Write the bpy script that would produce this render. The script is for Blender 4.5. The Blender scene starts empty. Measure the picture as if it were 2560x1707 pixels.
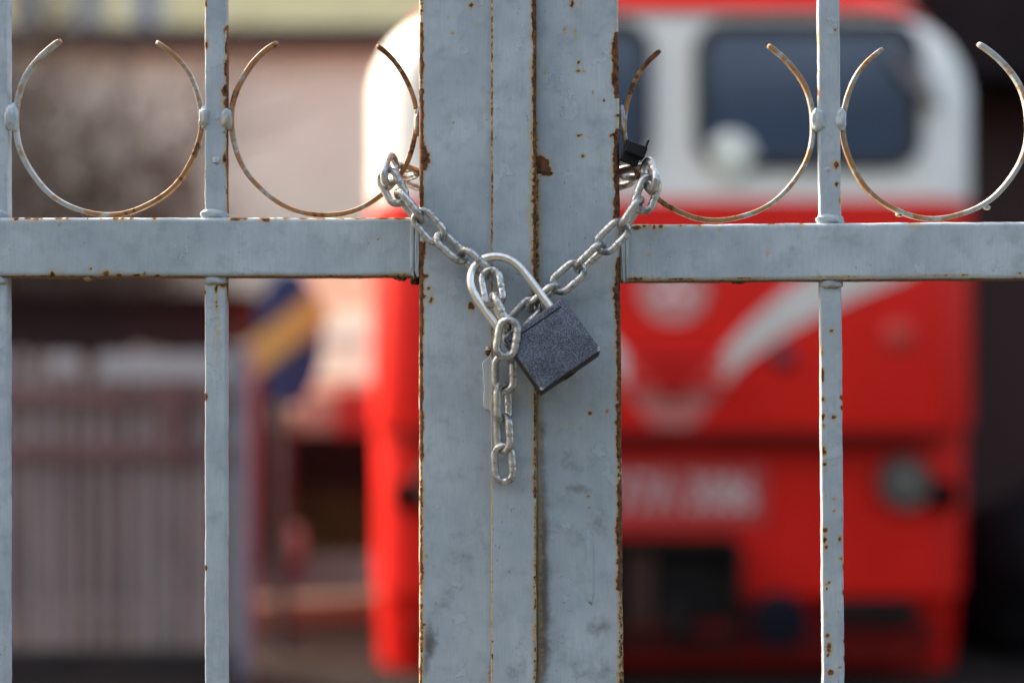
import bpy, bmesh, math, random
import numpy as np
from mathutils import Vector, Matrix, noise as mnoise

random.seed(7)
R = math.radians
SC = bpy.context.scene
COL = SC.collection

# ------------------------------------------------------------------ camera, world, sun, exposure
CAM_H = 1.7                      # camera height, the optical axis is level
S = 0.72 / 2560                  # metres per photo pixel on the gate's front plane (1 m from the camera)
cam_d = bpy.data.cameras.new('Camera')
cam = bpy.data.objects.new('Camera', cam_d)
COL.objects.link(cam)
cam.location = (0, -1.0, CAM_H)
cam.rotation_euler = (R(90), 0, 0)
cam_d.lens = 50
cam_d.sensor_width = 36
cam_d.sensor_fit = 'HORIZONTAL'
cam_d.clip_start = 0.02
cam_d.clip_end = 3000
cam_d.dof.use_dof = True
cam_d.dof.focus_distance = 0.992
cam_d.dof.aperture_fstop = 2.0
SC.camera = cam

SUN_EL, SUN_BACK = 42.0, 32.0    # from the left, 32 degrees behind the gate
sun_dir = Vector((-math.cos(R(SUN_BACK)) * math.cos(R(SUN_EL)), math.sin(R(SUN_BACK)) * math.cos(R(SUN_EL)), math.sin(R(SUN_EL))))
world = bpy.data.worlds.new('World')
SC.world = world
world.use_nodes = True
wn = world.node_tree
for n in list(wn.nodes):
    wn.nodes.remove(n)
wo = wn.nodes.new('ShaderNodeOutputWorld')
wb = wn.nodes.new('ShaderNodeBackground')
sky = wn.nodes.new('ShaderNodeTexSky')
sky.sky_type = 'NISHITA'
sky.sun_disc = False
sky.sun_elevation = R(SUN_EL)
sky.sun_rotation = math.atan2(sun_dir.x, sun_dir.y)
sky.air_density = 1.0
sky.dust_density = 6.0
sky.ozone_density = 0.3
wb.inputs['Strength'].default_value = 0.15
tint = wn.nodes.new('ShaderNodeMix'); tint.data_type = 'RGBA'; tint.blend_type = 'MULTIPLY'
tint.inputs[0].default_value = 1.0
tint.inputs[7].default_value = (1.08, 1.0, .88, 1)       # hazy, slightly warm daylight
wn.links.new(sky.outputs[0], tint.inputs[6])
wn.links.new(tint.outputs[2], wb.inputs['Color'])
wn.links.new(wb.outputs[0], wo.inputs['Surface'])

sun_d = bpy.data.lights.new('Sun', 'SUN')
sun_d.energy = 1.9
sun_d.angle = R(0.53)
sun_d.color = (1.0, 0.93, 0.82)
sun = bpy.data.objects.new('Sun', sun_d)
COL.objects.link(sun)
sun.location = (-6, 4, 9)
sun.rotation_euler = sun_dir.to_track_quat('Z', 'Y').to_euler()

SC.view_settings.view_transform = 'Standard'
SC.view_settings.look = 'None'
SC.view_settings.exposure = 2.1
SC.view_settings.gamma = 1.0
SC.cycles.max_bounces = 8
SC.cycles.sample_clamp_indirect = 8
SC.cycles.caustics_reflective = False
SC.cycles.caustics_refractive = False

# ------------------------------------------------------------------ positions
def X(u): return (u - 1280) * S
def Z(v): return CAM_H + (853.5 - v) * S
def P(u, v, y=0.0):              # a point seen at photo pixel (u, v), standing y metres behind the gate's face
    k = S * (1.0 + y)
    return Vector(((u - 1280) * k, y, CAM_H + (853.5 - v) * k))
def B(u, v, d):                  # the same for the background, d metres from the camera
    return P(u, v, d - 1.0)

# ------------------------------------------------------------------ object helpers
def tag(o, label=None, cat=None, group=None, kind=None):
    if label: o['label'] = label
    if cat: o['category'] = cat
    if group: o['group'] = group
    if kind: o['kind'] = kind
    return o
def thing(name, loc, label, cat, group=None):
    o = bpy.data.objects.new(name, None)
    o.empty_display_size = 0.05
    COL.objects.link(o)
    o.location = loc
    return tag(o, label, cat, group)
def link_mesh(name, verts, faces, mat, parent=None, smooth=True, attrs=None, recalc=True):
    me = bpy.data.meshes.new(name)
    if isinstance(verts, np.ndarray): verts = verts.tolist()
    me.from_pydata([tuple(v) for v in verts], [], [tuple(f) for f in faces])
    me.update()
    if recalc:
        bm = bmesh.new(); bm.from_mesh(me)
        bmesh.ops.recalc_face_normals(bm, faces=bm.faces)
        bm.to_mesh(me); bm.free()
    if smooth:
        me.shade_smooth()
    for k, arr in (attrs or {}).items():
        a = me.attributes.new(k, 'FLOAT', 'POINT')
        a.data.foreach_set('value', np.asarray(arr, dtype=np.float32))
    if mat: me.materials.append(mat)
    o = bpy.data.objects.new(name, me)
    COL.objects.link(o)
    if parent is not None:
        o.parent = parent
        o.matrix_parent_inverse = Matrix.Translation(-Vector(parent.location)) if parent.type == 'EMPTY' else Matrix()
    return o

class MB:
    """collects shapes in world coordinates; build() links them as one mesh object"""
    def __init__(s): s.v, s.f = [], []
    def add(s, vs, fs):
        o = len(s.v); s.v += [tuple(v) for v in vs]; s.f += [tuple(i + o for i in f) for f in fs]; return s
    def box(s, lo, hi, M=None):
        x0, y0, z0 = lo; x1, y1, z1 = hi
        vs = [Vector(p) for p in ((x0,y0,z0),(x1,y0,z0),(x1,y1,z0),(x0,y1,z0),(x0,y0,z1),(x1,y0,z1),(x1,y1,z1),(x0,y1,z1))]
        if M: vs = [M @ v for v in vs]
        return s.add(vs, [(0,1,2,3),(7,6,5,4),(0,4,5,1),(1,5,6,2),(2,6,7,3),(3,7,4,0)])
    def tube(s, pts, rad, n=8, caps=True):
        pts = [Vector(p) for p in pts]
        rr = rad if isinstance(rad, (list, tuple)) else [rad] * len(pts)
        t0 = (pts[1] - pts[0]).normalized()
        up = Vector((0, 0, 1)) if abs(t0.z) < .9 else Vector((1, 0, 0))
        a = t0.cross(up).normalized()
        vs, fs = [], []
        for i, p in enumerate(pts):
            t = (pts[min(i + 1, len(pts) - 1)] - pts[max(i - 1, 0)]).normalized()
            a = (a - t * a.dot(t)).normalized(); b = t.cross(a)
            for k in range(n):
                th = 2 * math.pi * k / n
                vs.append(p + (a * math.cos(th) + b * math.sin(th)) * rr[i])
        for i in range(len(pts) - 1):
            for k in range(n):
                fs.append((i*n+k, i*n+(k+1)%n, (i+1)*n+(k+1)%n, (i+1)*n+k))
        if caps:
            fs.append(tuple(range(n))); fs.append(tuple(range((len(pts)-1)*n, len(pts)*n)))
        return s.add(vs, fs)
    def plate(s, pts, y0, y1):      # outline in (x, z) extruded along y
        n = len(pts)
        vs = [(x, y0, z) for x, z in pts] + [(x, y1, z) for x, z in pts]
        fs = [tuple(range(n)), tuple(range(2*n-1, n-1, -1))] + [(i, (i+1)%n, n+(i+1)%n, n+i) for i in range(n)]
        return s.add(vs, fs)
    def ring(s, outer, inner, y0, y1):
        n = len(outer)
        vs = [(x,y0,z) for x,z in outer]+[(x,y0,z) for x,z in inner]+[(x,y1,z) for x,z in outer]+[(x,y1,z) for x,z in inner]
        fs = []
        for i in range(n):
            j = (i+1) % n
            fs += [(i,j,n+j,n+i),(2*n+i,3*n+i,3*n+j,2*n+j),(i,2*n+i,2*n+j,j),(n+i,n+j,3*n+j,3*n+i)]
        return s.add(vs, fs)
    def lathe(s, c, axis, prof, n=32):  # prof: (distance along axis, radius)
        axis = Vector(axis).normalized()
        a = axis.orthogonal().normalized(); b = axis.cross(a)
        vs, fs = [], []
        for d, r in prof:
            for k in range(n):
                th = 2*math.pi*k/n
                vs.append(Vector(c) + axis*d + (a*math.cos(th)+b*math.sin(th))*max(r, 1e-5))
        for i in range(len(prof)-1):
            for k in range(n):
                fs.append((i*n+k, i*n+(k+1)%n, (i+1)*n+(k+1)%n, (i+1)*n+k))
        fs.append(tuple(range(n))); fs.append(tuple(range((len(prof)-1)*n, len(prof)*n)))
        return s.add(vs, fs)
    def build(s, name, mat, parent=None, smooth=False, bevel=0.0):
        o = link_mesh(name, s.v, s.f, mat, parent, smooth=smooth)
        if bevel:
            m = o.modifiers.new('bevel', 'BEVEL'); m.width = bevel; m.segments = 2; m.limit_method = 'ANGLE'; m.angle_limit = R(40)
        return o

def rrect(cx, cz, w, h, r, n=6):
    pts = []
    for qx, qz, a0 in ((1,1,0),(-1,1,90),(-1,-1,180),(1,-1,270)):
        for k in range(n+1):
            a = R(a0 + 90*k/n)
            pts.append((cx + qx*(w/2-r) + r*math.cos(a), cz + qz*(h/2-r) + r*math.sin(a)))
    return pts
def disc(cx, cz, r, n=32, rz=None):
    rz = rz or r
    return [(cx + r*math.cos(2*math.pi*k/n), cz + rz*math.sin(2*math.pi*k/n)) for k in range(n)]

# ------------------------------------------------------------------ materials
class NT:
    def __init__(s, name):
        s.m = bpy.data.materials.new(name); s.m.use_nodes = True
        s.t = s.m.node_tree
        s.bsdf = s.t.nodes['Principled BSDF']
    def node(s, typ, **kw):
        n = s.t.nodes.new(typ)
        for k, v in kw.items(): setattr(n, k, v)
        return n
    def L(s, a, b): s.t.links.new(a, b)
    def setv(s, sock, v):
        if isinstance(v, bpy.types.NodeSocket): s.L(v, sock)
        else: sock.default_value = v
    def math(s, op, a, b=0.0, c=None, clamp=False):
        n = s.node('ShaderNodeMath', operation=op); n.use_clamp = clamp
        s.setv(n.inputs[0], a); s.setv(n.inputs[1], b)
        if c is not None: s.setv(n.inputs[2], c)
        return n.outputs[0]
    def smooth(s, v, lo, hi):
        n = s.node('ShaderNodeMapRange', interpolation_type='SMOOTHSTEP')
        s.setv(n.inputs['Value'], v); n.inputs['From Min'].default_value = lo; n.inputs['From Max'].default_value = hi
        return n.outputs['Result']
    def noise(s, vec, scale, detail=4, rough=.55, dist=0.0):
        n = s.node('ShaderNodeTexNoise'); s.L(vec, n.inputs['Vector'])
        n.inputs['Scale'].default_value = scale; n.inputs['Detail'].default_value = detail
        n.inputs['Roughness'].default_value = rough; n.inputs['Distortion'].default_value = dist
        return n.outputs['Fac']
    def scaled(s, vec, sc, off=None):
        n = s.node('ShaderNodeMapping'); s.L(vec, n.inputs['Vector']); n.inputs['Scale'].default_value = sc
        if off is not None: s.L(off, n.inputs['Location'])
        return n.outputs['Vector']
    def mix(s, f, a, b, blend='MIX'):
        n = s.node('ShaderNodeMix', data_type='RGBA', blend_type=blend)
        s.setv(n.inputs[0], f)
        for i, c in ((6, a), (7, b)):
            if isinstance(c, bpy.types.NodeSocket): s.L(c, n.inputs[i])
            else: n.inputs[i].default_value = (*c, 1)
        return n.outputs[2]
    def attr(s, name):
        n = s.node('ShaderNodeAttribute', attribute_name=name); return n.outputs['Fac']
    def coords(s): return s.node('ShaderNodeTexCoord').outputs['Object']
    def bump(s, h, dist, strength=1.0, normal=None):
        n = s.node('ShaderNodeBump'); s.L(h, n.inputs['Height'])
        n.inputs['Distance'].default_value = dist; n.inputs['Strength'].default_value = strength
        if normal: s.L(normal, n.inputs['Normal'])
        return n.outputs['Normal']
    def out(s, color=None, rough=None, metal=None, normal=None, spec=None, coat=None):
        b = s.bsdf
        for k, v in (('Base Color', color), ('Roughness', rough), ('Metallic', metal), ('Normal', normal), ('Specular IOR Level', spec), ('Coat Weight', coat)):
            if v is None: continue
            if k == 'Base Color' and isinstance(v, tuple): b.inputs[k].default_value = (*v, 1)
            else: s.setv(b.inputs[k], v)
        return s.m

def paint_mat(name, pa, pb, lo=.52, r1=(.040, .016, .010), r2=(.20, .078, .025), stain=(.46, .34, .15), hn=.7, hs=330):
    """old brushed paint on steel; rust where the mesh attribute 'rust' and noise say so, grime and darker areas from 'dirt_dark'"""
    t = NT(name); c = t.coords()
    n1 = t.noise(c, 22, 5, .6)
    n2 = t.noise(c, 1500, 3, .6)
    n3 = t.noise(c, 330, 4, .6)
    brush = t.noise(t.scaled(c, (700, 700, 60)), 1.0, 3, .6)
    rust, dirt_dark = t.attr('rust'), t.attr('dirt_dark')
    m = t.math('ADD', rust, t.math('ADD', t.math('MULTIPLY', t.math('SUBTRACT', n2, .5), .55), t.math('MULTIPLY', t.math('SUBTRACT', n3, .5), .95)))
    core = t.math('MULTIPLY', t.smooth(m, lo, lo + .08), t.smooth(rust, .12, .22))
    nh = n3 if hs == 330 else t.noise(c, hs, 4, .6)
    halo = t.math('MULTIPLY', t.math('MULTIPLY', t.smooth(t.math('ADD', rust, t.math('MULTIPLY', t.math('SUBTRACT', nh, .5), hn)), .06, .5), t.smooth(rust, .02, .12)), .78)
    col = t.mix(t.smooth(n1, .3, .7), pa, pb)
    nm = t.noise(c, 75, 6, .62)
    big = t.noise(t.scaled(c, (1, 1, .6)), 9, 3, .5)
    col = t.mix(t.math('MULTIPLY', t.smooth(big, .42, .66), .5), col, (.30, .355, .39))
    col = t.mix(t.math('MULTIPLY', t.smooth(nm, .46, .72), .55), col, tuple(x * .72 for x in pb))
    col = t.mix(t.math('MULTIPLY', t.smooth(brush, .35, .75), .22), col, tuple(x * .68 for x in pb))
    fl = t.noise(t.scaled(c, (1.0, 1.0, .55)), 420, 2, .5)
    patch = t.smooth(t.noise(c, 17, 2, .5), .46, .62)
    fleck = t.math('MULTIPLY', t.smooth(fl, .69, .74), patch)
    col = t.mix(t.math('MULTIPLY', fleck, .8), col, (.17, .22, .30))
    pale = t.math('MULTIPLY', t.smooth(t.noise(c, 260, 3, .55), .68, .74), t.smooth(t.noise(c, 23, 2), .5, .62))
    col = t.mix(t.math('MULTIPLY', pale, .5), col, (.62, .64, .62))
    lay = t.noise(c, 40, 5, .62)
    col = t.mix(t.math('MULTIPLY', t.smooth(lay, .64, .65), .22), col, tuple(min(1, x * 1.12) for x in pa))
    lined = t.math('MULTIPLY', t.math('SUBTRACT', 1.0, t.smooth(t.math('ABSOLUTE', t.math('SUBTRACT', lay, .641)), .0, .007)), t.smooth(n3, .42, .55))
    col = t.mix(t.math('MULTIPLY', lined, .55), col, (.20, .18, .16))
    dmask = t.math('MULTIPLY', t.smooth(t.math('ADD', dirt_dark, t.math('MULTIPLY', t.math('SUBTRACT', nm, .5), 1.0)), .15, .9), .85)
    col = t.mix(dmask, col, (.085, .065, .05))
    col = t.mix(halo, col, stain)
    hot = t.smooth(m, .42, .55)
    col = t.mix(t.math('MULTIPLY', hot, t.math('MULTIPLY', halo, .9)), col, (.34, .15, .035))
    rc = t.mix(t.smooth(t.noise(c, 240, 5, .65), .35, .65), r1, r2)
    col = t.mix(core, col, rc)
    rough = t.math('ADD', t.math('MULTIPLY', core, .42), t.math('ADD', .40, t.math('MULTIPLY', nm, .12)))
    h = t.math('ADD', t.math('MULTIPLY', nm, .9), t.math('MULTIPLY', brush, .22))
    h = t.math('ADD', h, t.math('MULTIPLY', n3, .25))
    h = t.math('SUBTRACT', h, t.math('MULTIPLY', core, t.math('ADD', .55, t.math('MULTIPLY', n2, .5))))
    h = t.math('SUBTRACT', h, t.math('MULTIPLY', fleck, .35))
    h = t.math('ADD', h, t.math('MULTIPLY', t.smooth(lay, .635, .647), .4))
    h = t.math('ADD', h, t.math('MULTIPLY', pale, .3))
    return t.out(col, rough, 0.0, t.bump(h, .00042), spec=.4)

def plain_mat(name, a, b=None, rough=.6, metal=0.0, scale=6.0, coat=None, bump=0.0, spec=.4, stretch=None):
    t = NT(name); c = t.coords()
    if stretch: c = t.scaled(c, stretch)
    n = t.noise(c, scale, 6, .6)
    col = t.mix(t.smooth(n, .3, .7), a, b or tuple(x * .8 for x in a))
    r = t.math('ADD', rough - .06, t.math('MULTIPLY', n, .12))
    return t.out(col, r, metal, t.bump(n, bump) if bump else None, spec, coat)

GREY_A, GREY_B = (.49, .56, .60), (.365, .43, .475)
M_PAINT = paint_mat('old_grey_paint', GREY_A, GREY_B)
M_SCROLL = paint_mat('stained_grey_paint', (.46, .49, .48), (.34, .35, .33), .80, (.06, .026, .014), (.20, .075, .022), (.30, .17, .065), 2.8, 130)
M_PALEPAINT = paint_mat('pale_filler_paint', (.66, .665, .63), (.60, .61, .585))

def galvanised():
    t = NT('galvanised_steel'); c = t.coords()
    oi = t.node('ShaderNodeObjectInfo').outputs['Random']
    cmb = t.node('ShaderNodeCombineXYZ')
    for i in range(3): t.L(t.math('MULTIPLY', oi, 3.1 + i), cmb.inputs[i])
    v = t.scaled(c, (1, 1, 1), cmb.outputs[0])
    n1 = t.noise(v, 260, 5, .65); n2 = t.noise(v, 1300, 3, .6); n3 = t.noise(v, 90, 2)
    col = t.mix(t.smooth(n1, .3, .7), (.70, .70, .67), (.47, .475, .46))
    dark = t.math('MULTIPLY', t.smooth(t.math('ADD', n2, t.math('MULTIPLY', n1, .6)), .84, .98), .85)
    col = t.mix(dark, col, (.09, .085, .08))
    col = t.mix(t.math('MULTIPLY', t.smooth(n3, .58, .78), .35), col, (.38, .34, .26))
    sx = t.node('ShaderNodeSeparateXYZ'); t.L(c, sx.inputs[0])
    ax = t.math('ABSOLUTE', sx.outputs[0])
    grime = t.math('MULTIPLY', t.math('MULTIPLY', t.smooth(ax, .0078, .0105), t.math('SUBTRACT', 1.0, t.smooth(ax, .0122, .0146))), t.smooth(n1, .30, .58))
    col = t.mix(t.math('MULTIPLY', grime, .7), col, (.10, .095, .09))
    seam = t.math('MULTIPLY', t.math('SUBTRACT', 1.0, t.smooth(t.math('ABSOLUTE', t.math('SUBTRACT', sx.outputs[0], .0020)), .0002, .0006)), t.smooth(sx.outputs[1], .004, .006))
    col = t.mix(t.math('MULTIPLY', seam, .5), col, (.10, .10, .10))
    col = t.mix(t.math('MULTIPLY', oi, .25), col, (.42, .43, .425))
    rough = t.math('ADD', t.math('MULTIPLY', oi, .08), t.math('ADD', .19, t.math('MULTIPLY', n1, .24)))
    h = t.math('SUBTRACT', t.math('MULTIPLY', n1, .7), t.math('MULTIPLY', dark, .5))
    return t.out(col, rough, .88, t.bump(h, .00035))
M_GALV = galvanised()
def shackle_mat():
    t = NT('polished_shackle_steel'); c = t.coords()
    n = t.noise(t.scaled(c, (1, 1, 1)), 300, 4, .6)
    col = t.mix(t.smooth(n, .35, .75), (.90, .85, .78), (.74, .68, .60))
    return t.out(col, t.math('ADD', .22, t.math('MULTIPLY', n, .16)), .9, t.bump(n, .0001))
M_SHACKLE = shackle_mat()
def hammered():
    t = NT('hammered_enamel'); c = t.coords()
    n = t.noise(c, 1900, 1.5, .5, .7)
    n2 = t.noise(c, 60, 3)
    f = t.smooth(t.math('ADD', n, t.math('MULTIPLY', t.math('SUBTRACT', n2, .5), .25)), .44, .60)
    col = t.mix(f, (.011, .012, .017), (.175, .20, .255))
    chip = None
    for q in LOCK_CHIPS:
        d = t.node('ShaderNodeVectorMath', operation='DISTANCE'); t.L(c, d.inputs[0]); d.inputs[1].default_value = q
        e = t.math('SUBTRACT', 1.0, t.smooth(t.math('ADD', d.outputs['Value'], t.math('MULTIPLY', t.math('SUBTRACT', t.noise(c, 700, 2), .5), .004)), .0015, .0022))
        chip = e if chip is None else t.math('MAXIMUM', chip, e)
    col = t.mix(chip, col, (.50, .49, .46))
    return t.out(col, t.math('ADD', .52, t.math('MULTIPLY', f, -.16)), t.math('MULTIPLY', f, .35), t.bump(n, .00025, .8))
M_LOCKSIDE = plain_mat('black_enamel', (.022, .02, .02), (.012, .011, .011), .5, scale=200, bump=.0002, spec=.2)
M_BRASSY = plain_mat('rusty_keyway_metal', (.05, .03, .018), (.16, .075, .025), .6, .5, scale=500, bump=.0002)
M_BLACKPL = plain_mat('black_plastic', (.012, .012, .016), (.02, .02, .024), .55, scale=120, bump=.0001, spec=.15)
M_RUSTSTUB = plain_mat('rusty_strap_steel', (.20, .085, .035), (.10, .04, .02), .8, scale=400, bump=.0003)

# ------------------------------------------------------------------ rust map in photo pixels on the gate's face (wear with a shape of its own)
def spots_field(u, v, spots):
    f = np.zeros_like(u)
    for (cu, cv, ru, rv, st) in spots:
        sel = (np.abs(u - cu) < 3.2 * ru) & (np.abs(v - cv) < 3.2 * rv)
        if not sel.any(): continue
        g = st * np.exp(-(((u[sel] - cu) / ru) ** 2 + ((v[sel] - cv) / rv) ** 2) * .7)
        f[sel] = np.maximum(f[sel], g)
        if st > .8 and ru < 12:                      # the stain that rain has washed down from it
            sel = (np.abs(u - cu) < 3 * ru) & (v > cv) & (v < cv + 16 * rv + 40)
            if sel.any():
                g = .27 * np.exp(-((u[sel] - cu - .6*np.sin(v[sel]*.07)) / (.55 * ru + 1.5)) ** 2) * np.exp(-(v[sel] - cv) / (4 * rv + 10))
                f[sel] = np.maximum(f[sel], g)
    return f
_rng = np.random.RandomState(3)
def noise1(v, scale, seed):
    r = np.random.RandomState(seed); tab = r.rand(4096)
    q = v / scale + 1000.0; i = np.floor(q).astype(int); f = q - i; f = f * f * (3 - 2 * f)
    return tab[i % 4096] * (1 - f) + tab[(i + 1) % 4096] * f
def edge_field(d, along, w, spans, seed):
    """d: pixels from the edge, w: reach of the rust; spans: (from, to, strength) along the edge"""
    st = np.zeros_like(along)
    for a, b, s_ in spans:
        st = np.maximum(st, s_ * np.clip((along - a) / 7, 0, 1) * np.clip((b - along) / 7, 0, 1))
    wob = .5 + .45 * noise1(along, 8, seed + 2) + .6 * noise1(along, 23, seed) * (.6 + .8 * noise1(along, 60, seed + 1))
    return st * np.clip(1.15 - np.abs(d) / (w * wob), 0, 1.0)

LEFT_STILE_SPOTS = [(1178,14,6,7,.95),(1131,83,6,4,.7),(1120,45,4,7,.45),(1186,60,10,12,.22),(1066,402,9,9,1.2),(1070,388,5,8,1.0),(1060,385,7,22,1.1),(1062,415,7,12,1.1),
    (1072,720,6,6,.75),(1078,752,6,10,.8),(1076,740,16,22,.3),(1177,764,6,8,1.25),(1182,771,5,4,1.0),(1060,742,5,6,.9),(1134,307,3,4,.6),(1166,322,4,3,.5),(1065,690,7,5,.9),
    (1061,620,4,30,.8),(1066,1390,4,8,.6),(1052,1245,4,14,.9),(1053,1382,4,12,.9),(1054,1415,4,16,.9),(1060,1560,5,4,.9),(1051,1675,5,9,.9),(1108,1625,4,4,.45),(1040,1288,4,3,.8),
    (1225,1690,3,24,.8)]
STRIP_SPOTS = [(1230,80,4,4,.8),(1229,130,3,3,.7),(1230,200,3,5,.7),(1230,285,4,16,.75),(1228,350,3,30,.65),(1233,402,3,3,.7),(1258,404,3,3,.6),(1266,760,5,4,.3),(1265,1455,3,5,.4),(1231,1600,3,4,.8),(1231,1635,3,7,.8)]
RIGHT_STILE_SPOTS = [(1435,10,6,10,.85),(1457,12,4,12,.5),(1416,76,5,12,.55),(1443,82,5,16,.45),(1450,156,4,4,.95),(1449,177,9,6,.55),(1466,178,4,4,.55),(1425,187,4,4,.55),(1485,230,4,6,.6),
    (1513,251,4,4,.95),(1451,338,8,4,.75),(1470,341,12,3,.4),(1460,390,8,5,.65),(1492,30,5,4,.35),(1432,132,4,4,.4),(1366,182,3,10,.5),
    (1347,412,13,20,1.35),(1357,408,14,14,1.35),(1365,425,12,12,1.3),(1374,433,10,6,1.2),(1352,396,10,8,1.1),
    (1466,1240,4,4,.95),(1467,1269,3,3,.9),(1467,1310,4,3,.8),(1475,1442,3,7,.85),(1473,1032,6,5,.75),(1515,1028,6,6,.6),(1422,1057,5,5,.5),(1490,650,4,5,.5),(1530,745,5,8,.5),
    (1536,338,8,4,1.1),(1527,340,5,3,.9),(1526,430,6,16,.35),(1505,395,4,30,.28)]
PICKET_SPOTS = [(516,112,6,14,.75),(514,10,5,16,.75),(514,70,4,10,.5),(560,78,4,8,.6),(566,120,4,26,.85),(565,170,5,22,.9),(562,228,7,13,1.25),(567,262,6,18,1.1),(563,250,12,30,.5),(559,300,9,8,.6),(560,330,6,5,.6),
    (562,395,6,14,.8),(558,404,5,6,.6),(512,430,3,5,.7),(509,520,3,6,.6),(560,712,14,10,.75),(541,722,5,12,.85),(541,760,4,26,.55),(543,830,9,90,.28),(513,731,3,9,.8),(514,992,4,8,1.2),(514,1419,4,6,1.1),(540,1235,4,4,.4),
    (541,303,5,5,.2),(505,300,16,26,.28)]
RIGHT_PICKET_SPOTS = [(2047,100,6,26,.5),(2056,128,6,6,.5),(2046,235,5,8,1.1),(2047,180,3,5,.8),(2093,417,6,9,1.15),(2093,417,13,15,.5),(2093,465,5,5,.95),(2093,80,4,4,.8),(2100,505,4,12,.6),(2045,255,4,4,.6),
    (2077,832,5,5,.85),(2077,832,9,9,.4),(2053,880,4,16,.6),(2054,940,4,20,.75),(2055,1001,5,6,.9),(2055,1045,5,8,.95),(2082,1046,7,5,1.05),(2057,1068,5,6,.75),(2057,1130,6,14,.75),(2058,1164,5,5,1.1),(2058,1180,4,3,.8),(2080,1167,4,3,.45),
    (2101,998,4,7,1.0),(2102,1023,4,6,1.0),(2079,1250,6,4,.55),(2080,1280,6,4,.55),(2058,1329,6,9,.95),(2057,1352,5,9,.95),(2059,1372,5,6,.9),(2095,1350,4,9,.95),(2097,1400,6,6,.7),(2104,1420,4,12,.9),(2068,1460,4,4,.7),(2059,1462,4,5,.7),
    (2103,1485,4,10,.9),(2060,1475,4,5,.8),(2058,1540,4,8,.6),(2062,1592,5,5,1.1),(2065,1622,8,14,.8),(2062,1640,5,5,.8),(2068,1684,8,7,1.1),(2091,1671,4,4,.8),(2105,1605,4,8,1.0),(2105,1650,4,10,.9),(2074,712,16,6,.5)]
def rail_top_spots(seq, v0): return [(u, v0 + 3, w, h, s_) for u, w, h, s_ in seq]
LEFT_RAIL_SPOTS = rail_top_spots([(42,6,5,1.1),(38,14,8,.5),(70,8,4,.9),(88,9,4,.9),(104,5,4,.9),(90,30,14,.3),(148,9,4,1.1),(168,5,3,.9),(220,3,3,.9),(252,3,3,.8),(290,7,4,1.1),(308,9,3,.9),(300,24,12,.35),(330,5,4,.9),(386,4,5,1.0),(386,9,14,.4),
    (590,16,6,1.1),(612,8,4,.8),(662,16,8,.8),(668,7,8,1.0),(690,5,3,.7),(715,10,3,.8),(760,16,3,.8),(800,20,3,.7),(850,18,3,.7),(900,26,3,.8),(960,26,3,.8),(1000,20,4,.7)], 543) + \
    [(131,686,9,7,.85),(131,684,16,13,.4),(226,673,3,3,1.1),(226,673,6,6,.4),(265,683,9,7,.85),(270,680,20,12,.35),(297,688,8,4,.9),(340,688,10,4,.9),(362,684,6,6,.6),(394,689,6,4,.95),(147,563,3,3,.6),(945,598,4,3,.7),(1035,650,10,30,.22),
     (1000,686,30,6,.5),(960,688,26,4,.5),(1040,684,10,8,.9),(820,690,60,3,.5),(680,690,60,3,.45),(50,690,60,3,.5),(200,691,60,3,.55)]
RIGHT_RAIL_SPOTS = [(1592,570,12,6,.95),(1612,566,9,6,.7),(1636,569,5,6,.9),(1652,567,10,6,.85),(1640,567,40,9,.45),(1700,565,20,6,.45),(1745,566,12,5,.55),(1788,562,10,4,.5),(1800,577,6,6,.5),(1930,560,12,6,.7),(1945,563,6,5,.6),(2004,560,6,6,.9),(2004,566,9,8,.4),
    (2146,556,5,4,.8),(2200,556,30,3,.6),(2276,559,6,7,.75),(2300,554,20,5,.8),(2290,566,24,14,.35),(2352,554,6,4,.9),(2375,553,8,4,.8),(2392,553,5,4,.9),(2480,553,6,4,.6),(2385,560,40,8,.25),
    (1622,637,5,5,.6),(1921,634,8,12,.35),(1972,670,3,3,.6),(1580,697,40,6,.6),(1640,697,30,5,.45),(1700,699,60,4,.6),(1850,698,90,3,.6),(2100,696,120,3,.55),(2350,694,120,3,.5),(2410,694,10,4,.7),(2548,691,8,4,.7)]

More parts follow.
